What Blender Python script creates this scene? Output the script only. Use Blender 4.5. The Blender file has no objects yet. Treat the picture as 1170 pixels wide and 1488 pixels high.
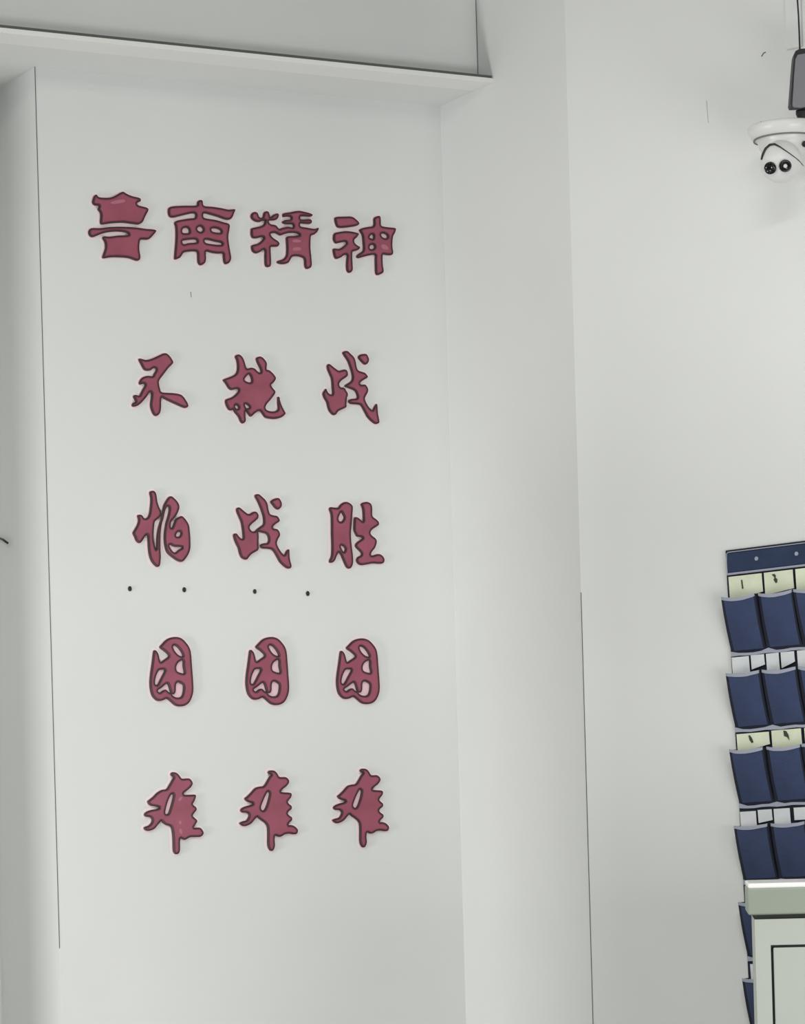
import bpy, bmesh, math, random
from mathutils import Vector, Matrix
from mathutils.geometry import tessellate_polygon
C = bpy.context.scene.collection
sc = bpy.context.scene
random.seed(4)

# ---------------------------------------------------------------- camera
F = 4500.0                       # focal length in pixels of the 1170 x 1488 frame
PX, PY = 585.0, 1192.0           # where the level view axis meets the frame
ROLL = 0.028
EYE = Vector((0, 0, 1.5))
R_ = Vector((math.cos(ROLL), 0, -math.sin(ROLL)))
U_ = Vector((math.sin(ROLL), 0, math.cos(ROLL)))
FW = Vector((0, 1, 0))
cd = bpy.data.cameras.new('camera'); cam = bpy.data.objects.new('camera', cd); C.objects.link(cam)
cd.sensor_fit = 'HORIZONTAL'; cd.sensor_width = 36; cd.lens = F / 1170 * 36
cd.shift_x = 0; cd.shift_y = (PY - 744) / 1170
cd.clip_end = 100
m = Matrix.Identity(4)
for i in range(3):
    m[i][0] = R_[i]; m[i][1] = U_[i]; m[i][2] = -FW[i]; m[i][3] = EYE[i]
cam.matrix_world = m
sc.camera = cam
def ray(x, y): return FW * F + R_ * (x - PX) + U_ * (PY - y)
def hit(x, y, p, n):
    d = ray(x, y); t = (p - EYE).dot(n) / d.dot(n); return EYE + d * t

# ---------------------------------------------------------------- light
sc.view_settings.view_transform = 'Standard'; sc.view_settings.look = 'None'
sc.view_settings.gamma = 1; sc.view_settings.use_curve_mapping = False
sc.view_settings.exposure = -0.02
w = bpy.data.worlds.new('world'); sc.world = w; w.use_nodes = True
w.node_tree.nodes['Background'].inputs[0].default_value = (0.955, 0.985, 1.0, 1)
w.node_tree.nodes['Background'].inputs[1].default_value = 0.455
def area(name, loc, target, sx, sy, power, col=(1, 1, 1)):
    l = bpy.data.lights.new(name, 'AREA'); l.shape = 'RECTANGLE'; l.size = sx; l.size_y = sy
    l.energy = power; l.color = col
    o = bpy.data.objects.new(name, l); C.objects.link(o); o.location = loc
    o.rotation_euler = (Vector(target) - Vector(loc)).to_track_quat('-Z', 'Y').to_euler()
    return o
area('ceiling_tube_light', (0.6, 4.2, 4.0), (0.6, 4.2, 0), 1.2, 0.3, 84, (1, .99, .95))
area('ceiling_tube_light', (-2.0, 4.6, 4.0), (-2.0, 4.6, 0), 1.2, 0.3, 84, (1, .99, .95))
area('window_light', (2.2, 4.2, 1.0), (-0.4, 8.8, 1.0), 1.8, 1.2, 66, (1, .985, .99))
area('window_light', (-4.2, 5.4, 1.0), (0.4, 8.5, 1.2), .6, .7, 88, (1, .985, .99))

# ---------------------------------------------------------------- helpers
def mat(name, col, rough=.6, bump=0, bscale=60, var=0, vscale=3, metal=0, spec=.5):
    M = bpy.data.materials.new(name); M.use_nodes = True
    nt = M.node_tree; b = nt.nodes['Principled BSDF']
    b.inputs['Base Color'].default_value = (*col, 1); b.inputs['Roughness'].default_value = rough
    b.inputs['Metallic'].default_value = metal; b.inputs['Specular IOR Level'].default_value = spec
    tc = nt.nodes.new('ShaderNodeTexCoord')
    if bump:
        n = nt.nodes.new('ShaderNodeTexNoise'); n.inputs['Scale'].default_value = bscale
        n.inputs['Detail'].default_value = 5
        bp = nt.nodes.new('ShaderNodeBump'); bp.inputs['Strength'].default_value = bump; bp.inputs['Distance'].default_value = .004
        nt.links.new(tc.outputs['Object'], n.inputs['Vector']); nt.links.new(n.outputs['Fac'], bp.inputs['Height'])
        nt.links.new(bp.outputs['Normal'], b.inputs['Normal'])
    if var:
        n = nt.nodes.new('ShaderNodeTexNoise'); n.inputs['Scale'].default_value = vscale; n.inputs['Detail'].default_value = 3
        cr = nt.nodes.new('ShaderNodeValToRGB')
        cr.color_ramp.elements[0].position = .35; cr.color_ramp.elements[1].position = .65
        cr.color_ramp.elements[0].color = (*[c * (1 - var) for c in col], 1)
        cr.color_ramp.elements[1].color = (col[0] * (1 + var * .9), col[1] * (1 + var * .9), col[2] * (1 + var), 1)
        nt.links.new(tc.outputs['Object'], n.inputs['Vector']); nt.links.new(n.outputs['Fac'], cr.inputs['Fac'])
        nt.links.new(cr.outputs['Color'], b.inputs['Base Color'])
    return M
def srgb(r, g, b):
    f = lambda c: (c / 255 / 12.92) if c / 255 <= .04045 else ((c / 255 + .055) / 1.055) ** 2.4
    return (f(r), f(g), f(b))
WALL = mat('wall_paint', (.765, .78, .765), .75, .06, 30, .018, 1.6, spec=.25)
SEAM = mat('joint_shadow', srgb(92, 95, 92), .8, .05)
FLOOR = mat('floor_tile', (.17, .165, .155), .4, .03, 10, .05)
CEIL = mat('ceiling_paint', (.74, .75, .72), .8, .05)
RED = mat('red_acrylic', srgb(155, 79, 97), .35, .05, 25, .10, 14)
TINT = mat('pale_red_spot', srgb(178, 112, 128), .4, .03)
MID = mat('bevelled_red_edge', srgb(98, 44, 58), .4, .03)
RIM = mat('dark_red_edge', srgb(40, 16, 24), .4, .03)
PINK = mat('pink_halo', srgb(252, 214, 222), .6, .03)
PALE = mat('pale_pink_halo', srgb(255, 232, 232), .6, .03)
BLACK = mat('black_plastic', srgb(24, 24, 26), .4, .05)
NAVY = mat('navy_oxford_cloth', srgb(64, 75, 106), .8, .3, 220, .12, 9, spec=.2)
NAVYD = mat('dark_navy_binding', srgb(24, 28, 46), .8, .2, 200)
PIPE = mat('grey_piping', srgb(160, 165, 180), .6, .1, 150)
CARDY = mat('yellow_green_card', srgb(222, 229, 202), .6, .03, 20, .06, 18)
CARDW = mat('white_card', srgb(218, 222, 224), .6, .03, 20, .05, 18)
INK = mat('green_black_ink', srgb(52, 66, 48), .7, .03)
WHITE = mat('white_plastic', srgb(222, 222, 220), .35, .02)
GREYM = mat('grey_box_metal', srgb(126, 126, 132), .5, .05, 40, .05, 6)
DARKM = mat('dark_box_frame', srgb(30, 30, 34), .5, .05)
STEEL = mat('steel', srgb(150, 150, 146), .3, .03, metal=.8)
CAB = mat('cream_laminate', srgb(161, 167, 158), .5, .04, 40, .02, 5)
GAP = mat('dark_gap', srgb(40, 44, 40), .8, .05)
GLASS = mat('lens_glass', srgb(10, 10, 12), .12, .01)

def link(name, bm, mt, parent=None, smooth=False, world=False):
    me = bpy.data.meshes.new(name); bmesh.ops.recalc_face_normals(bm, faces=bm.faces); bm.to_mesh(me); bm.free()
    mts = mt if isinstance(mt, (list, tuple)) else [mt]
    for q in mts: me.materials.append(q)
    o = bpy.data.objects.new(name, me); C.objects.link(o)
    if smooth:
        for p in me.polygons: p.use_smooth = True
    if parent: o.parent = parent
    return o
def tag(o, label, cat, group=None):
    o['label'] = label; o['category'] = cat
    if group: o['group'] = group
    return o
def struct(o): o['kind'] = 'structure'; return o
def empty(name, M): 
    o = bpy.data.objects.new(name, None); o.empty_display_size = .05; C.objects.link(o); o.matrix_world = M; return o
def frame(o, x, y, z):
    M = Matrix.Identity(4)
    for i in range(3): M[i][0] = x[i]; M[i][1] = y[i]; M[i][2] = z[i]; M[i][3] = o[i]
    return M
def box(bm, x0, x1, y0, y1, z0, z1, bev=0):
    vs = [bm.verts.new(v) for v in ((x0,y0,z0),(x1,y0,z0),(x1,y1,z0),(x0,y1,z0),(x0,y0,z1),(x1,y0,z1),(x1,y1,z1),(x0,y1,z1))]
    fs = [bm.faces.new([vs[i] for i in q]) for q in ((0,3,2,1),(4,5,6,7),(0,1,5,4),(1,2,6,5),(2,3,7,6),(3,0,4,7))]
    if bev:
        es = list({e for f in fs for e in f.edges})
        bmesh.ops.bevel(bm, geom=es, offset=bev, segments=3, profile=.5, affect='EDGES')
    return bm
def prism(pts, z0, z1, bm=None):
    bm = bm or bmesh.new()
    a = [bm.verts.new((p[0], p[1], z0)) for p in pts]; b = [bm.verts.new((p[0], p[1], z1)) for p in pts]
    n = len(pts)
    bm.faces.new(a[::-1]); bm.faces.new(b)
    for i in range(n): bm.faces.new((a[i], a[(i+1) % n], b[(i+1) % n], b[i]))
    return bm
def lathe(bm, prof, seg=40, M=Matrix.Identity(4)):
    rings = []
    for r, z in prof:
        if r < 1e-6: rings.append([bm.verts.new(M @ Vector((0, 0, z)))])
        else: rings.append([bm.verts.new(M @ Vector((r*math.cos(2*math.pi*k/seg), r*math.sin(2*math.pi*k/seg), z))) for k in range(seg)])
    for A_, B_ in zip(rings, rings[1:]):
        for k in range(seg):
            k2 = (k+1) % seg
            q = [A_[k % len(A_)], A_[k2 % len(A_)], B_[k2 % len(B_)], B_[k % len(B_)]]
            u = []
            for v in q:
                if v not in u: u.append(v)
            if len(u) > 2: bm.faces.new(u)
    return bm
def tube(bm, pts, r, seg=8):
    rings = []
    for i, p in enumerate(pts):
        d = (Vector(pts[min(i+1, len(pts)-1)]) - Vector(pts[max(i-1, 0)])).normalized()
        a = d.cross(Vector((0.3, 1, 0.2))).normalized(); b = d.cross(a)
        rings.append([bm.verts.new(Vector(p) + (a*math.cos(2*math.pi*k/seg) + b*math.sin(2*math.pi*k/seg))*r) for k in range(seg)])
    for A_, B_ in zip(rings, rings[1:]):
        for k in range(seg): bm.faces.new((A_[k], A_[(k+1) % seg], B_[(k+1) % seg], B_[k]))
    bm.faces.new(rings[0][::-1]); bm.faces.new(rings[-1])
    return bm

# ---------------------------------------------------------------- room shell
TH = math.radians(28.4)
u = Vector((math.cos(TH), math.sin(TH), 0))        # along the lettered wall, away to the right
v = Vector((math.sin(TH), -math.cos(TH), 0))       # out of the lettered wall into the room
Z = Vector((0, 0, 1))
d = ray(640, 155); A = EYE + d * (9.0 / d.y)       # inner corner
sx = lambda x, y: hit(x, y, A, u)                  # point on the reveal face
rx = lambda x, y, off=0.0: hit(x, y, A + v * off, v)
E = sx(822, 60)                                    # outer edge of the reveal
Lp = rx(51, 100)                                   # left edge of the lettered wall
TW = math.radians(38)
wv = Vector((math.cos(TW), -math.sin(TW), 0)); wn = Vector((-math.sin(TW), -math.cos(TW), 0))
wx = lambda x, y, off=0.0: hit(x, y, E + wn * off, wn)
flat = lambda p: Vector((p.x, p.y, 0))
A0, E0, L0 = flat(A), flat(E), flat(Lp)
CZ = 4.3
ledge = sx(717, 120); zs = ledge.z                 # underside of the beam
dl = (flat(ledge) - A0).dot(v); db = (flat(sx(693, 40)) - A0).dot(v)

wb = struct(link('wall_back', prism([L0, A0 + u*.3, A0 + u*.3 - v*.55, L0 - v*.55], 0, CZ), WALL))
wr = struct(link('wall_right', prism([A0, E0, E0 + wv*3.2, E0 + wv*3.2 + u*.6, A0 + u*2.6], 0, CZ), WALL))
wl = struct(link('wall_left', prism([L0 - u*3.5 + v*db, L0 - u*1.2 + v*db, L0 - u*1.2 - v*.45, L0 - v*.45, L0 - v*.65, L0 - u*3.5 - v*.65], 0, CZ), WALL))  # unseen forward block added to keep the pillar side in shade
bm = prism([L0 - u*3.5 + v*db, A0 + v*db, A0 - v*.5, L0 - u*3.5 - v*.5], zs, CZ)
beam = struct(link('ceiling_beam', bm, WALL))
lt = .012
bm = prism([L0 - u*3.5 + v*dl, A0 + v*dl, A0 + v*(db-.02), L0 - u*3.5 + v*(db-.02)], zs - .001, zs + lt)
led = struct(link('trim_1', bm, mat('white_board_edge', (.84, .85, .82), .5, .03)))
bm = prism([L0 - u*3.5 + v*(dl-.006), A0 + v*(dl-.006), A0 + v*(db-.01), L0 - u*3.5 + v*(db-.01)], zs + lt, zs + lt + .009)
link('shadow_gap', bm, SEAM, led)
struct(link('shadow_blocker', prism([(-1.95, 6.8), (-1.05, 6.8), (-1.05, 6.95), (-1.95, 6.95)], 0, 1.83), WALL))  # unseen low wall added to shadow the lower right wall
fl = [(-13, -9), (13, -9), (13, 12), (-13, 12)]; cl = [(-8, -3), (8, -3), (8, 11), (-8, 11)]
struct(link('floor', prism(fl, -.1, 0), FLOOR)); struct(link('ceiling', prism(cl, CZ, CZ+.1), CEIL))
# joints along the corners
def joint(name, p, parent, z0, z1, wd=.003):
    bm = bmesh.new(); box(bm, p.x-wd/2, p.x+wd/2, p.y-wd/2, p.y+wd/2, z0, z1); return link(name, bm, SEAM, parent)
zat = lambda x, y, f: f(x, y).z
joint('corner_joint', L0 - v*.001, wb, zat(86, 1378, rx), zs, .0024)
joint('corner_joint', E0, wr, 0, zat(850, 860, sx), .0022)
joint('corner_joint', A0 + v*db - u*.001, wr, zs + .03, CZ, .0018)
def crack(pts, parent, r):
    bm = bmesh.new(); tube(bm, pts, r, 5); return link('crack', bm, SEAM, parent)
crack([wx(1027+i*.6, 146+i*8, .0) for i in range(5)], wr, .0005)
crack([wx(1107, 82), wx(1110, 77), wx(1113, 76)], wr, .0016)
crack([rx(277, 424), rx(278, 432)], wb, .0009)

# ---------------------------------------------------------------- lettering
def S_(s):
    return [tuple(float(a) for a in p.split(',')) for p in s.split()]
G = {}
G['lu'] = (['15,19 17,14 20,12.5 23,16 30,17 40,16.5 48,13 54,9.5 58,8.5 62,11 70,14.5 80,17 82.5,19 82,22 78,23.5 78,27 84,29 91,31 93.5,34 90,41 86,50 83,53 79,54.5 70,53.5 58,52 45,52.5 36,53.5 29,54.5 25.5,52.5 26,42 25,37 22,33 24,28 18,27.5 14.5,24',
 '9,67 9.5,63 13,60 25,60 38,58.5 55,58 75,59 90,61 101,62 104.5,64 100,70 95,75 91,76 83,76 81,80 80.5,90 82,100 81,104.5 78,106 74,105 65,102 53,101 40,101 31,102.5 28.5,101 30,96 32.5,88 32,80 29,74.5 30,71.5 38,72 50,70.5 60,70.2 66,69 62,66 52,64.5 40,65 30,67 22,70 15,72.5 11,71'],
 ['40,23.5 48,20.5 58,19.5 60.5,21.5 58,23.5 48,25.5 41,25.5'])
G['nan'] = (['9.5,25 10.5,21.5 15,19.5 30,18.5 49.5,18 51,13 54,10.5 58,11.5 60,18.5 72,20 85,22 95,24 104,23.5 103,28 100,35 96,38 90,37.5 80,34 70,31 60,29 59.5,35 66,37 78,39 88,42 94,43.5 96.5,46 96,52 94.5,62 95.5,73 97.5,85 98.5,93 96,99 91,101 88.5,98 87.5,91 87,86 80,86 72,85 64,83 62.5,86 63,93 61.5,99 57,102.5 53.5,101.5 51.5,97 51,86 49,83 40,83 32,84.5 29,88 26,92 21,94 18.5,93.5 19,84 20,72 20.5,60 20,48 18.5,43 21,40 30,38 40,36.5 47.5,35.5 48,30 44,29 36,30.5 26,33 17,35 12,34 10,30'],
 ['29.5,52 33,49.5 37.5,50 39.5,54 38.5,57 33,57.5 29.5,56.5','51,49.5 55,47.5 58.5,50 59,53 56,55.5 52.5,54.5 50.5,52','70.5,51.5 74,50 80,51 84,53.5 84,56.5 78,56.5 72,55','30,68 38,66.5 48,66 50.5,68.5 49,70.5 38,71.5 32,73 29.5,71','61,67 66,66.5 76,69 84,70.5 86,72.5 84,74 75,73.5 65,72 61.5,70'])
G['jing'] = (['10,43 11,40.5 20,38.5 27,36 30,31 30,29.5 26,30 22,31.5 17,31 12,28 9.8,24 11,19.5 15,17.5 19,19 21,24 24,26 27,24 28,19 31,16.5 34.5,17.5 36,21 37,25 41,22 46,19.5 49,21 48,26 44,29 36,29.5 35,32 38,35 45,36.5 48,40 50,41.5 54,40 62,38.5 69,39.5 69,35 60,34.8 55,33 54.5,31 58,29 66,28 66,24.5 60,24 56,24.5 55,22 56,19.5 65,18 77,16 88,18 95,20 97,22 94,24 85,23.5 80,24 80,28 88,28 94,28 96,31 94,34 86,34 80,33.5 80,38 90,40 100,41.5 105.5,40 104,45 99,49.5 95,51 94,58 94,70 95.5,85 95.5,94 92,97.5 88,97.5 86,93 85.5,85 83,82 76,80 69,80.5 66,84 63,89 58,91 52,91 47.5,89.5 47.5,87 52,85.5 57,83 60,78 60.5,68 60,58 60,53.5 63,51.8 72,51.5 79,50.2 75,47.5 65,47 58,48.5 52,50.5 48,49 44,47 38,48 38,51 42,55 48,59 50,62.5 48,66 44,66.5 38,67 37.5,72 38,82 38,92 36,95 32,95 30,92 29.5,82 29.5,72 27,71 23,74 17,76 12,73 10.5,66 13,64 20,62 25,58 28,54 25,53 18,54.5 12,54 10,49'],
 ['68,58 74,56.5 80,58 79,60.5 70,60.5','69,69 75,67.5 80,69 79,72 70,72'])
G['shen'] = (['16.5,18 18,15 28,14.5 40,14.5 46,18 51,23.5 48,27 38,29 28,30 21,29.5 18,25',
 '14.5,43 16,38 21,36.5 32,35 42,36 50,38.5 48,43 44,47 44.5,51.5 48,55 52,57.5 50,61 45,63 41.5,64 41,70 41.5,82 41.5,90 38,93.8 34.5,92 33,85 33.5,75 34,69 30,68.5 25,72 19,74 16,71 14,61 16,59.5 22,60 28,57 33,52 31,50 24,51 18,52 15,48',
 '51.5,33 56,30.5 64,29 71.5,27 72,17 76,14 80.5,14 81.5,20 82,27 88,29 96,30 102.5,31 102,36 99,42 98,50 98,58 99,65 97,68.5 90,68.5 84.5,68 84,74 84.5,84 85.5,92 82,95.5 77,97 74.5,94 74,84 73.8,74 73.5,68.5 66,69 56,71.5 50,73 47.5,71 49,68 55,64 57,60 56.5,50 55.5,41 53,36'],
 ['66,42 68,40 71,40 71.5,44 70,46 67,45 65.5,44','82,39 86,38 90.5,40.5 91,44 87,45 83,42.5','65.5,58 67,55 71,54 73,57 71,60 67,60.5','82,55 86,54 91,57 92,61 87,61 83,59'])
G['bu'] = (['21.5,22 23,20.5 27,21.5 32,22.5 40,20.5 50,16 56,13.3 61,13.5 66,18 70,25 69,28 64,33 57,42 50.5,51 50,57 51.5,64 53.5,68 60,69 70,69.5 79,71 84,74 89,81 91.5,87 89,90 84,89.5 76,86 66,81.5 58,77.5 54,75.5 53,80 52.8,90 51.5,97 48,101 45,101.5 42,99 39,92 38,85 39,77 39.5,69.5 38,68 36,69 32,75 25,83 19,87.5 14,88.5 12,86.5 13.5,83 17,81.5 15.5,78 14,74 16,72 22,73 24,70 27,64 30,59 30,56.5 27,56 23.5,57.2 22,55 24,50 28,46.5 34,45 41,45.5 43,42 46,36.5 45,34 42,34 38,37 33,37.5 29,36 26,31'], [])
G['tiao'] = (['14.5,46.5 16,44.5 24,41.5 31,38 34,33 34.5,25 33.5,18 31.5,13 33,10.5 37,10 41,13 44,19 46,26 47.5,29.5 50,29.5 54,28.5 59,30 63,34 66,35.5 68,34 66.5,29 63,22 61,16 63,13.5 67,12.8 71,15 75,20 76,24 75.5,31 79,32 83,35 88,41 88.5,45 85,50 82,53 84,57 88,62 87,66 82,73 76,80 74,85 76,88.5 82,90.5 88,90 92,87 91.5,78 92,69.5 94,73 97,82 101,90 102.5,93 100,96.5 95,99.5 88,101 80,100.5 74,99 70,94 67,90 63,90.5 58,94 55,97 52.5,97.3 50,94 48,91 46.8,89 45.5,92 46,100 46,104 43.5,107 41,107 38.5,104 36,98 31,92 28.5,88 25,89 21.5,87 18.5,81 17.5,76 19,73 25,71 30,68 35,63 36,59 31,59 26,60 22,57.5 18,51'],
 ['44.5,46 46,42 51,37.5 54,43 54.5,48 52,49.5 48,48.5','31,84 32,81.5 34,81.5 36,84 35.5,86.5 33,87','44.8,80.5 47,80 51,83 51.5,85 49,86 46.5,85.5'])
G['zhan'] = (['18.5,29.5 20,27 23,27 28,31 34,35.5 38,35.5 42,33 46,32.8 49,36 49.3,41 46,45 40,50 37,54 38,58 41,60.5 45,60 48,57 52,54 56,51 57,47 56.5,40 54.5,33 51.5,25 48,17 44.8,11 46,8.3 50,8 54,11 60,17 62.5,23 64,31 66,36 71,38 76,39 79.5,44 78.5,47 74,50 70,54 71,56.5 76,57.5 79,61 80,66 77,72 75.5,77 77,82 81,89 85,93.5 87,93 89.5,88 93,86 93.5,92 94,100 96.3,109 95,112.5 91,113 86,110 80,104 76,97 72,90 68,86 60,85 55,84.5 52.5,82 53,79 57,77.5 62,77 64,73 63,67 60,63.5 54,62 49.5,61 49.8,68 49.5,78 49.5,86 46,89 40,92.5 36,97 33.5,100 31,100.3 26,98 23,92 21,84 18,78 15,70 14.5,65 16.5,63.5 19,64 22,68 25.5,71 28,70 27.5,63 26.5,55 25,47 22,40 19.5,34',
 '67,18.5 70,15.5 75,13.5 79,14 82,19 82.5,24 80,28 77,29.5 73,27 69,22'], [])
G['zhan1'] = (['20.3,31 21.5,28.5 24,28.5 29,32.5 36,37.5 40,37 45,36 48,37.5 49.5,42 48,46 41,51 37.5,55 37.5,59 40,61.5 44,62 47,66 49.5,71 48,77 47.3,84 47.3,89 42,92 36,95 33,99 30.5,100.5 27,99 23,94 21,88 19.5,82 16,76 14.3,70 16,66.5 18.5,63 20,66 22,69.5 26,71.5 28,70 27.5,62 26.5,50 24,43 21,36',
 '42.5,12.5 44,10.3 49,10 53,13.5 58,18.5 60.5,25 62,33 64.5,37.5 70,39.5 74,41 77.5,45.5 77,47.5 72,50.5 67,54.5 68,57.5 74,57.5 77.5,62 78,67 75,73 73.5,77 75,82 79,89 83,93 85,93 87.5,88 90.5,84.5 91.5,90 92,98 94,109 93,112 89,113 84,110 78,104 74,97 70,89.5 67,86 60,85 54,84.5 51,82 51.5,79 56,77.5 62,77 63,74 61,68 58,65 52,62.5 46,60 46,58 50,55.5 54.5,52 56,47 55,40 52.5,32 49.5,24 45,17',
 '64.5,18 67,15 72,14 76,14.5 79,20 79,24.5 76.5,28 73.5,28.8 70,26 66,21.5'], [])
G['pa'] = (['13.2,63 15,59 19,52 21,45 20,40 20,37.5 24,37 26.5,38.5 29,42 33,41.5 36,37 37.5,28 38.5,15 37,6 38.5,3.5 43,3.5 46,8 47.5,18 50,26 53,33 52,39 47,44 44,47 42.8,56 42.3,66 43,76 46,87 46.8,78 47,70 48.5,58 51,49 53.5,42 55,34 56,27 58,21 63,13 67,10.8 72,14 77,20 78.8,26 77,33 73,40 68,46 66.5,50 66.5,55 69,55 71,50 74,43 79,40 82.5,39 87,43 92,51 93.5,60 94.5,75 94,86 91,94 86,101 82.5,103.5 77,102.5 70,98 62,91 59,83 57.5,72 58,60 60,48 63,38 64.5,30 64,25.5 61,26 58.5,32 56.5,40 54,50 52.5,60 52,72 52,85 52.5,97 51.5,107 49.5,110.5 46,110 41,105 37.5,98 35.5,88 34.5,75 34,66 31.5,66.5 28,71 25,75.5 22,77 18,74 15.5,68'],
 ['74,66 76,62 80,61 81,64 79,67.5 75,68','64.5,81 67,79.5 72,82 83.5,83 78,86.5 73,90.5 69,88.5'])
G['sheng'] = (['18.5,24 20,21.5 25,22 31,22 34,18 39,14.5 44,14.2 49,17 51.5,21 51,31 50,42 49,54 49,64 50,76 51.5,88 52,98 51,104 48,108 44,107.5 41,103 38,96 34.5,88 31.5,85.5 29,90 26,97 22,100 19,99.5 19,96 21,92 22,85 22,72 21.5,58 21.5,44 21,32 19.5,27',
 '54,37 56.5,35.5 60,37 64,40.5 66.5,41.5 66.5,35 66,26 65,21 63.5,17.5 66,15 72,14 77,16.5 79,22 79,31 80,35 84,38 88,42 88.5,46 85,49 79,53 76.5,58 79,62 84,66 85.5,71 83,79 79,84 77,89 80,90 86,88 91,88.5 95,92 96.5,97 94,101 88,101.5 80,101 72,102.5 64,103.5 59,101 57,96 59,92 63,90 64,87 62,84 57,79 55.5,75 58,71 63,67.5 66,65 63,63.5 58,63 55.5,59 53.5,54 53.5,46'],
 ['31.5,36 33.5,31 35.5,28 38,32 39.5,36.5 37,41 34,42 31.5,40','34.5,77 36,75.5 40,78 41,81.5 39,85 36.5,82'])
G['kun'] = (['41.5,25 45,20 51,14 58,11 66,10.5 73,13 79,19 83.5,26 85.5,34 86.5,46 87.5,60 88.5,74 88.8,86 87,95 83,103 77,107.5 70,108.7 63,107 57,102 53,98.5 50,98 46,100 41,101 36,99.5 31,94 28.5,86 27.5,75 28.5,62 30.5,48 32,36 33,30 35,29 38,32 40,37 41,42 42.5,45.8 47,43 54,37.5 51,33 47,29.5'],
 ['60,24.5 62,22.3 66,24 71,30 74,36 73,37.8 68,36 63,31','64.5,53 67,47 72,43.5 74.5,44 74.5,52 76,60 75,62 70,61 65.5,58.5','38.5,60 41,57 47,56.5 48.5,58 45,65 41,73 38,78 35,77.5 34.5,73 36,66','38.5,86 44,82 50,77 53,77 55,83 56.5,89 54,88.5 50,85 46,86 42,89 40,88.5','65,76 68,74.5 73,77 75,80 74.5,88 72.5,94 69,96 63,95.5 58.5,92 62,91 63.8,87 64,80'])
G['nan1'] = (['52.5,4 55,2 60,3 64,6.5 67.5,11 73,11 78,11 81.5,14 83,18.5 80,23.5 75,28 70,32 72,34 80,34 86.5,34 87.5,37 85.5,43 83,47 85,49.5 88,52 88.5,55.5 85,60 83,64 86,67 89.5,71 87,76 84.5,80.5 89,80.5 94,81 98,86 98,90 94,93.5 88,94 80,94 75,96.5 72,98 68,96.5 65.5,96 65,102 65,112 63,117 59,118 56,114 55.5,105 55,92 53.5,82 51,78.5 45,76.5 41,73.5 38.5,71 35,75 29,82 22,85 17,84.5 14.5,82 15.5,79.5 21,77.5 25,73 25.5,68 22,65.5 17,65 14.8,62 18,58 25,55.5 33,54 36,52 30,50.5 23,49 19.5,44 22,41 27,37 33,31 40,27 46,26 50,20 54,13 56,9 53,7'],
 ['44,59 47,46 51,36 54,33 56,34 54.5,42 51.5,53 49,60 46,61.5','62.5,41 65,37.5 68,37.5 67,41 64,43','63,73 65,70.5 67,72 67,75 64.5,76','64,84 66,82 68,86 67,90 65,88'])
G['nan2'] = (['58.5,4 61,1.5 67,2 71,5.5 74,10.5 78,11 83,11 87,14 88,18 85,23 79,28 76,31.5 80,32.5 88,33 91.5,34.5 91,39 88,43 86,46 88,49 91.5,52 91.5,56 88,59 86,62 88,65 92,68 92,72 88,76 87,79 92,79 97,81.5 100.5,86 99,91 95,92 88,91 82,92 78,94.5 74,95.5 70,94 68,94.5 67.5,100 68,108 66,114 63,115.5 60,113 58,106 58,92 57.5,82 55,77 51,73.5 46,70 43,67.5 40,70 35,76 29,79.5 24,80.5 19.5,78 18.5,75.5 23,73.5 28,72 31,67 31,63.5 28,61.5 22,61 19.5,58 22,54.5 28,52 35,50 37,48 31,46.5 27,44 25.5,41 29,38 34,33 40,26.5 46,24.5 52,23.5 56,18 60,11 63,7.5 60,6.5'],
 ['48,54 51,45 55,36 58,31.5 60.5,34 59,42 56,52 53,57.5 50,58'])

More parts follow.
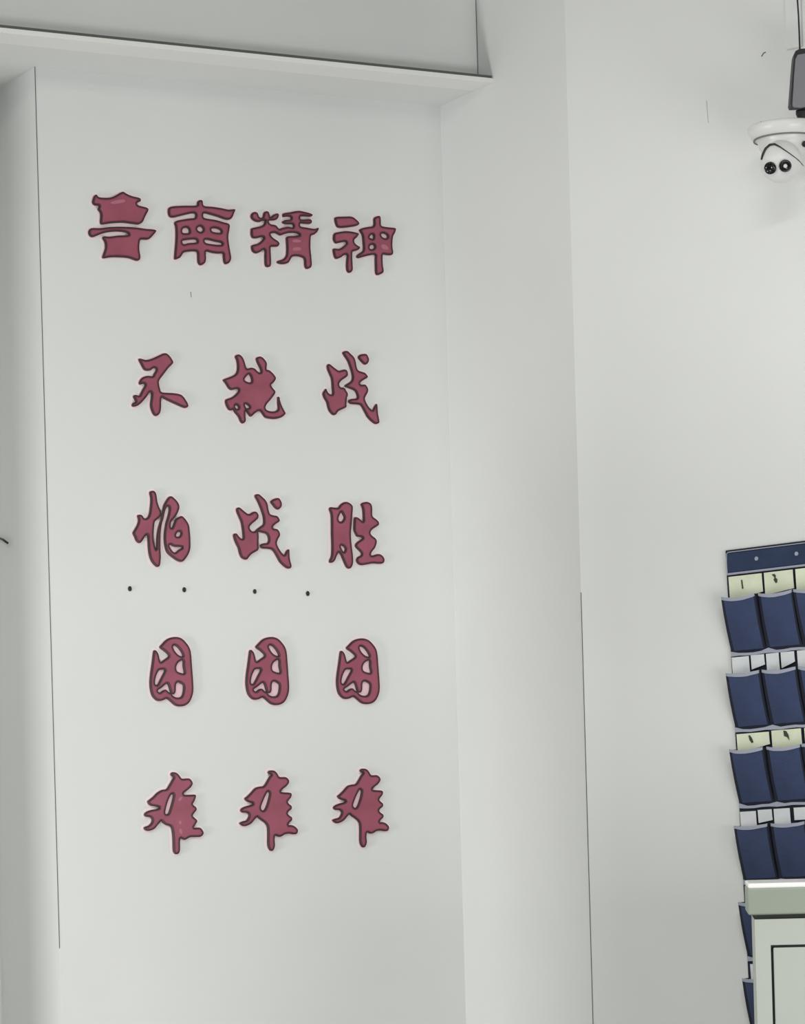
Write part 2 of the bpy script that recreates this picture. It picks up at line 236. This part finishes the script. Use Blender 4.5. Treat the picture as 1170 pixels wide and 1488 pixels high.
def smooth(pts, k=4):
    n = len(pts); out = []
    for i in range(n):
        p0, p1, p2, p3 = (Vector(pts[(i+j) % n]) for j in (-1, 0, 1, 2))
        for s in range(k):
            t = s / k
            out.append(.5*((2*p1) + (p2-p0)*t + (2*p0-5*p1+4*p2-p3)*t*t + (3*p1-p0-3*p2+p3)*t**3))
    return out
LETTER_T = .0075
FAINT = {'lu': (0,), 'jing': (0, 1), 'shen': (3,), 'nan1': (1, 2, 3)}   # paler spots on the face, not cut through
def letter(key, ox, oy, label, group, mp=None):
    """a cut-out character fixed flat on the lettered wall; x along u, y up"""
    outs, holes = G[key]
    c = rx(ox + 60, oy + 60, 0); org = c
    def conv(s, off):
        L = []
        for (a, b) in S_(s):
            if mp:
                (x0, x1, y0, y1), (X0, X1, Y0, Y1) = mp
                a = X0 + (a-x0)*(X1-X0)/(x1-x0); b = Y0 + (b-y0)*(Y1-Y0)/(y1-y0)
            p = rx(ox + a/.975, oy + b/.975, off) - org
            L.append((p.dot(u), p.z))
        return smooth(L)
    root = empty('wall_character', frame(org, u, Z, v))
    fset = FAINT.get(key, ())
    lo = [conv(s, LETTER_T) for s in outs]; lh = [conv(s, LETTER_T) for i, s in enumerate(holes) if i not in fset]
    lf = [conv(s, LETTER_T) for i, s in enumerate(holes) if i in fset]
    bm = bmesh.new()
    def ribbon(bm, L, hole, w0, w1, z0, z1, mi):
        # band along a contour; positive widths run into the stroke, negative ones out of it
        n = len(L); ar = sum(L[i][0]*L[(i+1) % n][1] - L[(i+1) % n][0]*L[i][1] for i in range(n))
        sg = (-1 if ar > 0 else 1) * (-1 if hole else 1); a = []; b = []
        for i in range(n):
            t = (L[(i+1) % n] - L[i-1]).normalized(); nr = Vector((t.y, -t.x))*sg
            p = L[i] + nr*w0; q = L[i] + nr*w1
            a.append(bm.verts.new((p.x, p.y, z0))); b.append(bm.verts.new((q.x, q.y, z1)))
        for i in range(n):
            f = bm.faces.new((a[i], a[(i+1) % n], b[(i+1) % n], b[i])); f.material_index = mi
    T0 = LETTER_T
    allp = [Vector((p[0], p[1], 0)) for q in lo + lh for p in q]
    tv = [bm.verts.new((p.x, p.y, T0)) for p in allp]
    # every outline with the holes that lie inside it
    base = {}; k = 0
    for q in lo + lh: base[id(q)] = k; k += len(q)
    def inside(pt, poly):
        c = False; n = len(poly)
        for i in range(n):
            a, b = poly[i], poly[(i+1) % n]
            if (a[1] > pt[1]) != (b[1] > pt[1]) and pt[0] < (b[0]-a[0])*(pt[1]-a[1])/(b[1]-a[1]) + a[0]: c = not c
        return c
    for q in lo:
        hs = [h for h in lh if inside(h[0], q)]
        idx = [base[id(l)] + i for l in [q] + hs for i in range(len(l))]
        for tri in tessellate_polygon([[Vector((p[0], p[1], 0)) for p in l] for l in [q] + hs]):
            f = [tv[idx[i]] for i in tri]
            if len(set(f)) == 3:
                try: bm.faces.new(f)
                except ValueError: pass
    for L, hole in [(q, 0) for q in lo] + [(q, 1) for q in lh]:
        ribbon(bm, L, hole, 0, 0, .0012, T0 + .0001, 1)
        ribbon(bm, L, hole, 0, .0032, T0 + .0001, T0 + .0006, 1)
        ribbon(bm, L, hole, .0030, .0060, T0 + .0004, T0 + .0002, 2)
    for L in lf:
        f = bm.faces.new([bm.verts.new((p[0], p[1], T0 + .0005)) for p in L]); f.material_index = 3
    bm.normal_update()
    for f in bm.faces:
        if f.normal.z < -.2: f.normal_flip()
    me = bpy.data.meshes.new('character_face'); bm.to_mesh(me); bm.free()
    for q in (RED, RIM, MID, TINT): me.materials.append(q)
    o = bpy.data.objects.new('character_face', me); C.objects.link(o); o.parent = root
    # pink bounce light and blur round every stroke, put in as a pale halo
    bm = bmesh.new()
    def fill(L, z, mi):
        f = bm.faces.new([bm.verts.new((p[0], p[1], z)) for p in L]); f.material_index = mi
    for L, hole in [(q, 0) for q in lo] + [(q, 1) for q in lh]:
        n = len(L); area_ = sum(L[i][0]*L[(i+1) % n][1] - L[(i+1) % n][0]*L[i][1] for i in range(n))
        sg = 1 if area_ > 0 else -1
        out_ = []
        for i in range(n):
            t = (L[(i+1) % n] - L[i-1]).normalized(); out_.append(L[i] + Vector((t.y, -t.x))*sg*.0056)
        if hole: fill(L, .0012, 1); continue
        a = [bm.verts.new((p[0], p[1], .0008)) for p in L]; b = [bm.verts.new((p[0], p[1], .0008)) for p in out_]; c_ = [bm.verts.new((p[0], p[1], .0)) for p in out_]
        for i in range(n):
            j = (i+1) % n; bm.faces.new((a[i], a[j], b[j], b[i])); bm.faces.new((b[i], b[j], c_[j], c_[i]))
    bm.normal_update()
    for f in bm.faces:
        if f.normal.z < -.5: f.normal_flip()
    me = bpy.data.meshes.new('pink_halo'); bm.to_mesh(me); bm.free()
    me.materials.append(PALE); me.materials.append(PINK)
    o = bpy.data.objects.new('pink_halo', me); C.objects.link(o); o.parent = root
    tag(root, label, 'lettering', group)
T = 'red block characters of the top line'
letter('lu', 120, 270, 'red character 鲁, first of the large top line of four', T)
letter('nan', 235, 280, 'red character 南, second of the large top line of four', T)
letter('jing', 355, 290, 'red character 精, third of the large top line of four', T)
letter('shen', 470, 300, 'red character 神, last of the large top line of four', T)
T = 'red brush characters of the second line'
letter('bu', 180, 500, 'red brush character 不 at the left of the second line', T)
letter('tiao', 310, 505, 'red brush character 挑 in the middle of the second line', T)
letter('zhan1', 455, 500, 'red brush character 战 at the right end of the second line', T)
T = 'red brush characters of the third line'
letter('pa', 180, 710, 'red brush character 怕 at the left of the third line', T)
letter('zhan', 325, 710, 'red brush character 战 in the middle of the third line', T)
letter('sheng', 460, 715, 'red brush character 胜 at the right end of the third line', T)
T = 'red brush characters of the fourth line'
kb = (27.5, 88.8, 10.5, 108.7)
letter('kun', 190, 915, 'red rounded character 困 at the left of the fourth line', T)
letter('kun', 330, 915, 'red rounded character 困 in the middle of the fourth line', T, (kb, (27, 88, 10.5, 106.8)))
letter('kun', 460, 915, 'red rounded character 困 at the right end of the fourth line', T, (kb, (28.7, 89.7, 12.5, 105.5)))
T = 'red brush characters of the bottom line'
letter('nan1', 195, 1120, 'red brush character 难 at the left of the bottom line', T)
letter('nan2', 330, 1118, 'red brush character 难 in the middle of the bottom line', T)
letter('nan2', 465, 1115, 'red brush character 难 at the right end of the bottom line', T, ((18.5, 100.5, 1.5, 115.5), (18.5, 98, 2, 113.5)))

# four black plugs in the wall
for (x, y, r, lb) in ((188.5, 855.5, .0055, 'leftmost of four in a row, below the character 怕'), (267.5, 857, .0055, 'second from left of four, below the right half of 怕'),
                      (370, 859.5, .0052, 'third from left of four, below the middle 战'), (447, 862.5, .0055, 'rightmost of four, between the columns of 战 and 胜')):
    root = empty('wall_plug', frame(rx(x, y), u, Z, v))
    bm = bmesh.new(); lathe(bm, [(0, 0), (r, 0), (r*1.05, .002), (r*.8, .004), (r*.3, .0045), (r*.25, .0035), (0, .0035)], 16)
    for q in bm.verts: q.co.y *= 1.25
    link('plug_head', bm, BLACK, root, True)
    tag(root, 'small black wall plug, ' + lb, 'plug', 'black plugs between the third and fourth lines')
# wire end poking out of the pillar side at the left edge of the view
def lx(x, y, off=0.0): return hit(x, y, Lp - u*off, u)
bm = bmesh.new(); tube(bm, [lx(-14, 778, 0), lx(-4, 781, .006), lx(4, 784, .012), lx(11, 789, .013)], .0032, 8)
tag(link('cable_end', bm, BLACK, None, True), 'short dark cable end sticking out at the far left wall', 'cable')

# ---------------------------------------------------------------- phone pocket organiser
O = wx(1055, 800, .004)
dlt = .030
ax = (wv*math.cos(dlt) + Z*math.sin(dlt)).normalized(); az = (Z*math.cos(dlt) - wv*math.sin(dlt)).normalized(); ay = -wn
org = empty('pocket_organizer', frame(O, ax, ay, az))
tag(org, 'dark blue cloth hanging organizer with rows of phone pockets on the right wall', 'organizer')
CW, NC, NR, PIT = .1085, 5, 7, .1985
WID = CW*NC + .012
bm = bmesh.new(); box(bm, 0, WID, -.004, .003, -(.07 + PIT*NR), 0, .0025)
link('backing_sheet', bm, NAVYD, org)
bm = bmesh.new(); box(bm, .007, WID-.007, -.010, -.003, -.060, -.009, .003)
link('header_band', bm, mat('header_cloth', srgb(50, 62, 88), .8, .3, 220, .12, 9, spec=.2), org)
bm = bmesh.new(); box(bm, .006, WID-.006, -.011, -.003, -.0665, -.0605, .002)
link('piping', bm, PIPE, org)
bm = bmesh.new(); tube(bm, [(.006, -.009, -.066), (.0055, -.009, -.03), (.007, -.009, -.010), (.012, -.009, -.0065), (.3, -.009, -.0065), (WID-.006, -.009, -.0065)], .0014, 6)
link('piping', bm, PIPE, org)
for gx in (.098, .218, .36, .48):
    M = Matrix.Translation((gx, -.010, -.032)) @ Matrix.Rotation(math.radians(90), 4, 'X')
    bm = bmesh.new(); lathe(bm, [(.0025, .0), (.0055, .0), (.0055, .002), (.0045, .003), (.0025, .0022), (0, .0022)], 16, M)
    link('grommet', bm, PIPE, org, True)
def pocket_mesh(seed):
    rg = random.Random(seed); bm = bmesh.new()
    NX, NZ = 8, 8; H = .145; W_ = CW - .006; P = .040 + rg.uniform(-.004, .005)
    g = []
    sag = rg.uniform(.003, .007)
    for j in range(NZ+1):
        t = (0, .12, .26, .4, .54, .68, .82, .955, 1)[j]; row = []
        dep = .004 + P*(1-t)**1.0 + .004*math.sin(math.pi*t)
        # left side wall, front, right side wall
        row.append(bm.verts.new((.0, -.003, -t*H)))
        for i in range(NX+1):
            s = (0, .09, .2, .34, .5, .66, .82, .965, 1)[i]
            rnd = 1 - .12*(abs(2*s-1)**4)
            zz = -t*H - sag*math.sin(math.pi*s)*(1-t) + rg.uniform(-.0006, .0006)
            row.append(bm.verts.new((.001 + s*(W_-.002), -dep*rnd, zz)))
        row.append(bm.verts.new((W_, -.003, -t*H)))
        g.append(row)
    for j in range(NZ):
        for i in range(len(g[0])-1):
            bm.faces.new((g[j][i], g[j][i+1], g[j+1][i+1], g[j+1][i]))
    top = [x.co.copy() for x in g[0][1:-1]]
    bm.faces.new(g[NZ])
    bmesh.ops.recalc_face_normals(bm, faces=bm.faces)
    return bm, top
for r in range(NR):
    zt = -.125 - r*PIT
    for c in range(NC):
        bm, top = pocket_mesh(r*10+c)
        o = link('pocket', bm, [NAVY, NAVYD], org, True)
        for p in o.data.polygons:
            if abs(p.normal.x) > .7 or p.center.x < .0088 or p.center.x > CW - .0098 or p.center.z < -.140: p.material_index = 1
            p.use_smooth = False
        o.location = (.004 + c*CW, 0, zt)
        sm = o.modifiers.new('thick', 'SOLIDIFY'); sm.thickness = .0016; sm.offset = 1
        bm = bmesh.new()
        n = len(top)
        f0 = [bm.verts.new(p + Vector((0, -.002, .001))) for p in top]
        th = lambda i: .0055 + .0028*math.sin(math.pi*(i+1)/(n+1)) 
        f1 = [bm.verts.new(p + Vector((0, -.0022, -th(i)))) for i, p in enumerate(top)]
        f2 = [bm.verts.new(p + Vector((0, .0012, -th(i)))) for i, p in enumerate(top)]
        f3 = [bm.verts.new(p + Vector((0, .0012, .001))) for p in top]
        for i in range(n-1):
            for a, b in ((f0, f1), (f1, f2), (f2, f3), (f3, f0)):
                bm.faces.new((a[i], a[i+1], b[i+1], b[i]))
        for i in (0, n-1): bm.faces.new((f0[i], f1[i], f2[i], f3[i]))
        link('pocket_rim', bm, PIPE, o)
    zb = zt - .1505
    bm = bmesh.new()
    N = 24; a = []; b = []
    for i in range(N+1):
        x = .004 + (WID-.008)*i/N; wob = .0012*math.sin(i*1.7+r)
        ph = ((x-.004) % CW)/CW; pk = .006 if (ph < .06 or ph > .94) else 0
        a.append((x, zb + .0035 + wob + pk)); b.append((x, zb - .0035 + wob))
    for (yy) in (-.009,):
        va = [bm.verts.new((x, yy, z)) for x, z in a]; vb = [bm.verts.new((x, yy, z)) for x, z in b]
        va2 = [bm.verts.new((x, -.003, z)) for x, z in a]; vb2 = [bm.verts.new((x, -.003, z)) for x, z in b]
        for i in range(N):
            bm.faces.new((va[i], va[i+1], vb[i+1], vb[i])); bm.faces.new((va2[i], va2[i+1], va[i+1], va[i])); bm.faces.new((vb[i], vb[i+1], vb2[i+1], vb2[i])); bm.faces.new((va2[i+1], va2[i], vb2[i], vb2[i+1]))
        bm.faces.new((va[0], vb[0], vb2[0], va2[0])); bm.faces.new((va[N], va2[N], vb2[N], vb[N]))
    link('piping', bm, PIPE, org)
def card(r, x0, x1, z0, z1, mt, sk=0, marks=()):
    """card standing behind the mouth of a pocket of row r; z measured from that row's rim"""
    zt = -.125 - r*PIT; bm = bmesh.new()
    P = [(x0, z0), (x1, z0+sk), (x1-.001, z1), (x0-.001, z1)]
    y0 = -.0115
    f = [bm.verts.new((x, y0 + (.002 if i in (1,) else 0), zt+z)) for i, (x, z) in enumerate(P)]
    k = [bm.verts.new((x, y0+.0012, zt+z)) for x, z in P]
    bm.faces.new(f); bm.faces.new(k[::-1])
    for i in range(4): bm.faces.new((f[i], k[i], k[(i+1) % 4], f[(i+1) % 4]))
    o = link('number_card', bm, mt, org)
    for mk in marks:
        bm = bmesh.new()
        fr = [bm.verts.new((x, y0-.0016, zt+z)) for x, z in mk]; bk = [bm.verts.new((x, y0-.0002, zt+z)) for x, z in mk]
        bm.faces.new(fr); bm.faces.new(bk[::-1]); n = len(mk)
        for i in range(n): bm.faces.new((fr[i], bk[i], bk[(i+1) % n], fr[(i+1) % n]))
        link('number', bm, INK, o)
one = [(.049, .042), (.0525, .0425), (.0535, .030), (.055, .020), (.051, .019), (.050, .030)]
nine = [(.142, .047), (.150, .048), (.154, .044), (.153, .038), (.158, .034), (.157, .026), (.153, .024), (.150, .028), (.147, .033), (.150, .038), (.147, .042)]
card(0, .0115, .112, -.008, .054, CARDY, .014, (one,))
card(0, .119, .205, -.004, .054, CARDY, .010, (nine,))
card(0, .213, .315, -.004, .054, CARDY, .010)
card(0, .323, .420, -.004, .054, CARDY, .010); card(0, .428, .53, -.004, .054, CARDY, .010)
card(1, .008, .060, -.006, .042, CARDW, 0); card(1, .066, .106, .006, .043, CARDW, .010); card(1, .112, .150, -.004, .043, CARDW, 0); card(1, .156, .196, .002, .043, CARDW, .014); card(1, .205, .31, -.004, .043, CARDW, 0)
card(2, .0105, .108, -.010, .040, CARDY, .018, ([(.046, .034), (.050, .035), (.056, .027), (.060, .016), (.055, .014), (.049, .022)],))
card(2, .116, .204, -.008, .042, CARDY, .008, ([(.152, .040), (.160, .038), (.166, .028), (.168, .014), (.162, .022), (.153, .026)],))
card(2, .214, .31, -.004, .042, CARDY, .008)
card(3, .008, .056, -.008, .036, CARDW, 0); card(3, .062, .104, .004, .038, CARDW, .006); card(3, .110, .158, -.004, .038, CARDW, 0); card(3, .170, .215, .006, .038, CARDW, 0)
card(4, .050, .105, -.006, .036, CARDY, 0); card(5, .014, .09, -.006, .036, CARDW, 0)

# ---------------------------------------------------------------- cabinet
yc = math.radians(5.2)
cxv = Vector((math.cos(yc), -math.sin(yc), 0)); cyv = Vector((math.sin(yc), math.cos(yc), 0))
d = ray(1086.5, 1291); P = EYE + d*(6.9/d.y)       # top front left corner of the slab
cab = empty('cabinet', frame(flat(P), cxv, cyv, Z))
tag(cab, 'cream cabinet with thick top and framed door at the bottom right corner', 'cabinet')
ST = P.z; CW_, CD = .78, .34
bm = bmesh.new(); box(bm, 0, CW_, 0, CD, ST-.060, ST, .004); link('top_slab', bm, mat('slab_laminate', srgb(130, 140, 127), .45, .04, 40, .02, 5), cab)
bm = bmesh.new(); box(bm, .001, CW_-.001, .001, CD-.001, ST-.001, ST+.011, .004); link('top_sheet', bm, WHITE, cab)
bz = ST - .070
bm = bmesh.new(); box(bm, .018, CW_-.018, .022, CD-.01, bz-.002, ST-.059); link('shadow_gap', bm, GAP, cab)  # dark strip, the shadow under the slab put into its colour
x0, x1 = .014, CW_-.014; y0 = .012; T_ = .034; 
bm = bmesh.new()
box(bm, x0, x0+T_, y0, CD-.005, .0, bz); box(bm, x1-T_, x1, y0, CD-.005, .0, bz)
box(bm, x0+T_, x1-T_, y0, CD-.005, bz-.058, bz); box(bm, x0+T_, x1-T_, y0, CD-.005, 0, .09)
box(bm, x0+T_, x1-T_, CD-.03, CD-.005, .09, bz-.058)
link('carcass', bm, CAB, cab)
bm = bmesh.new(); box(bm, x0+T_, x1-T_, y0+.014, y0+.02, .09, bz-.058); link('inner_panel', bm, GAP, cab)
dx0, dx1 = x0+T_+.0055, (x0+x1)/2-.003
bm = bmesh.new(); box(bm, dx0, dx1, y0+.001, y0+.013, .096, bz-.0640, .003); dr = link('door', bm, CAB, cab)
bm = bmesh.new(); box(bm, (x0+x1)/2+.003, x1-T_-.0055, y0+.001, y0+.013, .096, bz-.0640, .003); link('door', bm, CAB, cab)

# ---------------------------------------------------------------- security camera on its bracket box
q = wx(1143, 195, .14)
cm = empty('security_camera', frame(q, Vector((1, 0, 0)), Vector((0, 1, 0)), Z))
tag(cm, 'white dome security camera with two black lenses hanging from a grey box', 'camera')
sc_ = q.y / F                      # metres per pixel at the camera's distance
def L(x, y, dy=0.0):               # local point under a pixel at depth q.y + dy
    r_ = ray(x, y); return EYE + r_*((q.y+dy)/r_.y) - q
R0 = 56*sc_
bm = bmesh.new(); lathe(bm, [(0, .024), (R0*.6, .0235), (R0*.96, .020), (R0, .015), (R0*.98, .004), (R0*.90, -.010), (R0*.84, -.014), (R0*.8, -.016), (0, -.016)], 56)
link('base_disc', bm, WHITE, cm, True)
bm = bmesh.new(); lathe(bm, [(R0*.86, -.0125), (R0*.865, -.016), (R0*.82, -.0165)], 56); link('seam_shade_ring', bm, mat('grey_seam_shade', srgb(120,120,118), .6, .02), cm, True)  # grey seam, made wider to carry the shading under the disc edge
rh = 42*sc_
bm = bmesh.new(); lathe(bm, [(rh*1.05, -.014)] + [(rh*math.cos(a*math.pi/24), -.020 - rh*.62*math.sin(a*math.pi/24)) for a in range(0, 13)], 48)
link('housing', bm, WHITE, cm, True)
ec = L(1135, 235, -.050); er = 30.5*sc_
dirv = Vector((-.10, -1, -.18)).normalized()
bm = bmesh.new(); bmesh.ops.create_uvsphere(bm, u_segments=40, v_segments=24, radius=er, matrix=Matrix.Translation(ec)); link('eyeball', bm, WHITE, cm, True)
# dark seam arching over the eyeball
bm = bmesh.new()
arc = [(1106.5, 232), (1109, 224), (1113, 216), (1119, 210.5), (1126, 209.5), (1133, 213), (1142, 219), (1152, 226), (1161, 233), (1168, 241)]
def onball(x, y, rr):
    r_ = ray(x, y).normalized(); oc = EYE - (q + ec); b = r_.dot(oc); cc = oc.dot(oc) - rr*rr
    D = b*b - cc
    return EYE + r_*(-b - math.sqrt(max(D, 0))) - q
pts = [onball(x, y, er*1.03) for x, y in arc]
wid = [2.0, 3.2, 3.4, 3.2, 2.6, 1.8, 1.3, 1.0, 1.0, .8]
rings = []
for i, p in enumerate(pts):
    dd = (pts[min(i+1, len(pts)-1)] - pts[max(i-1, 0)]).normalized(); a = dd.cross(Vector((0, 1, 0))).normalized(); b = dd.cross(a)
    rings.append([bm.verts.new(p + (a*math.cos(k*math.pi/4) + b*math.sin(k*math.pi/4))*wid[i]*.62*sc_) for k in range(8)])
for A_, B_ in zip(rings, rings[1:]):
    for k in range(8): bm.faces.new((A_[k], A_[(k+1) % 8], B_[(k+1) % 8], B_[k]))
bm.faces.new(rings[0][::-1]); bm.faces.new(rings[-1])
link('housing_slot', bm, BLACK, cm, True)
for i, (x, y, r) in enumerate(((1120, 244, 8.8), (1141, 241, 8.8))):
    p = onball(x, y, er*1.0); nrm = ((p - ec).normalized() + Vector((0, -.6, 0))).normalized()
    M = Matrix.Translation(p) @ nrm.to_track_quat('Z', 'Y').to_matrix().to_4x4()
    rr = r*sc_
    bm = bmesh.new(); lathe(bm, [(0, -.018), (rr, -.018), (rr, .006), (rr*.9, .008), (rr*.7, .007), (rr*.6, .0055), (0, .0055)], 28, M)
    ln = link('lens', bm, GLASS, cm, True)
    if i:
        bm = bmesh.new(); lathe(bm, [(0, .0080), (rr*.28, .0075), (rr*.34, .0052)], 20, M); link('lens_glint', bm, WHITE, ln, True)
bm = bmesh.new(); bmesh.ops.create_uvsphere(bm, u_segments=14, v_segments=8, radius=4.5*sc_, matrix=Matrix.Translation(L(1170, 209.5, -.062))); link('sensor', bm, DARKM, cm, True)
bm = bmesh.new(); p = L(1106, 180, -.05); lathe(bm, [(.004, -.006), (.003, .0), (.0016, .006), (0, .007)], 10, Matrix.Translation(p)); link('screw', bm, STEEL, cm, True)
# neck
bm = bmesh.new(); p0 = L(1169, 181); lathe(bm, [(0, -.004), (12*sc_, -.004), (11*sc_, .012), (9*sc_, .020), (12*sc_, .034), (12*sc_, .042), (0, .042)], 24, Matrix.Translation((p0.x, 0, .016)))
link('neck', bm, DARKM, cm, True)
bm = bmesh.new(); lathe(bm, [(0, 0), (5*sc_, 0), (6*sc_, .012), (4*sc_, .020), (0, .022)], 14, Matrix.Translation((L(1153, 172).x, 0, .018))); link('bracket_clip', bm, WHITE, cm, True)
# grey box with dark frame: a tapering rounded box
def taper(bm, pts, y0, y1, bev):
    a = [bm.verts.new((p.x, y0, p.z)) for p in pts]; b = [bm.verts.new((p.x, y1, p.z)) for p in pts]; n = len(pts)
    bm.faces.new(a); bm.faces.new(b[::-1])
    for i in range(n): bm.faces.new((a[i], b[i], b[(i+1) % n], a[(i+1) % n]))
    if bev: bmesh.ops.bevel(bm, geom=list(bm.edges), offset=bev, segments=2, profile=.5, affect='EDGES')
    return bm
out = [(1148, 158), (1146.5, 154), (1150, 108), (1152, 84), (1154, 78), (1160, 75), (1169, 74.5), (1196, 72), (1200, 76), (1200, 152), (1196, 156)]
bm = bmesh.new(); taper(bm, [L(x, y) for x, y in out], -.03, .02, .0015); link('box_frame', bm, DARKM, cm)
inn = [(1151.5, 153), (1154, 112), (1156, 86), (1159, 80), (1168, 78.5), (1194, 76.5), (1196, 80), (1196, 148), (1180, 154), (1163, 157), (1154, 156)]
bm = bmesh.new(); taper(bm, [L(x, y, -.03) for x, y in inn], -.034, -.026, .001); link('box_cover', bm, GREYM, cm)
# arm to the wall
bm = bmesh.new(); M = Matrix.Translation((L(1180, 120).x, .04, L(1180, 120).z)) @ (-wn).to_track_quat('Z', 'Y').to_matrix().to_4x4()
lathe(bm, [(0, -.01), (.03, -.01), (.03, .075), (0, .075)], 20, M); link('wall_arm', bm, DARKM, cm, True)
# cable and trunking above
bm = bmesh.new(); tube(bm, [wx(1158.5, -60, .03), wx(1159, 0, .03), wx(1160.5, 22, .034), wx(1161.5, 45, .036), wx(1162.5, 74, .05)], .0022, 8)
tag(link('cable', bm, DARKM, None, True), 'thin dark cable running down to the security camera box', 'cable')
P1 = wx(1143, 20, 0)
tr = empty('cable_trunking', frame(flat(P1), wv, -wn, Z))
bm = bmesh.new(); box(bm, 0, .045, -.008, -.0005, wx(1150, 72, 0).z, CZ, .003); link('trunking_cover', bm, WALL, tr)
tag(tr, 'slim white cable trunking on the wall above the security camera', 'trunking')
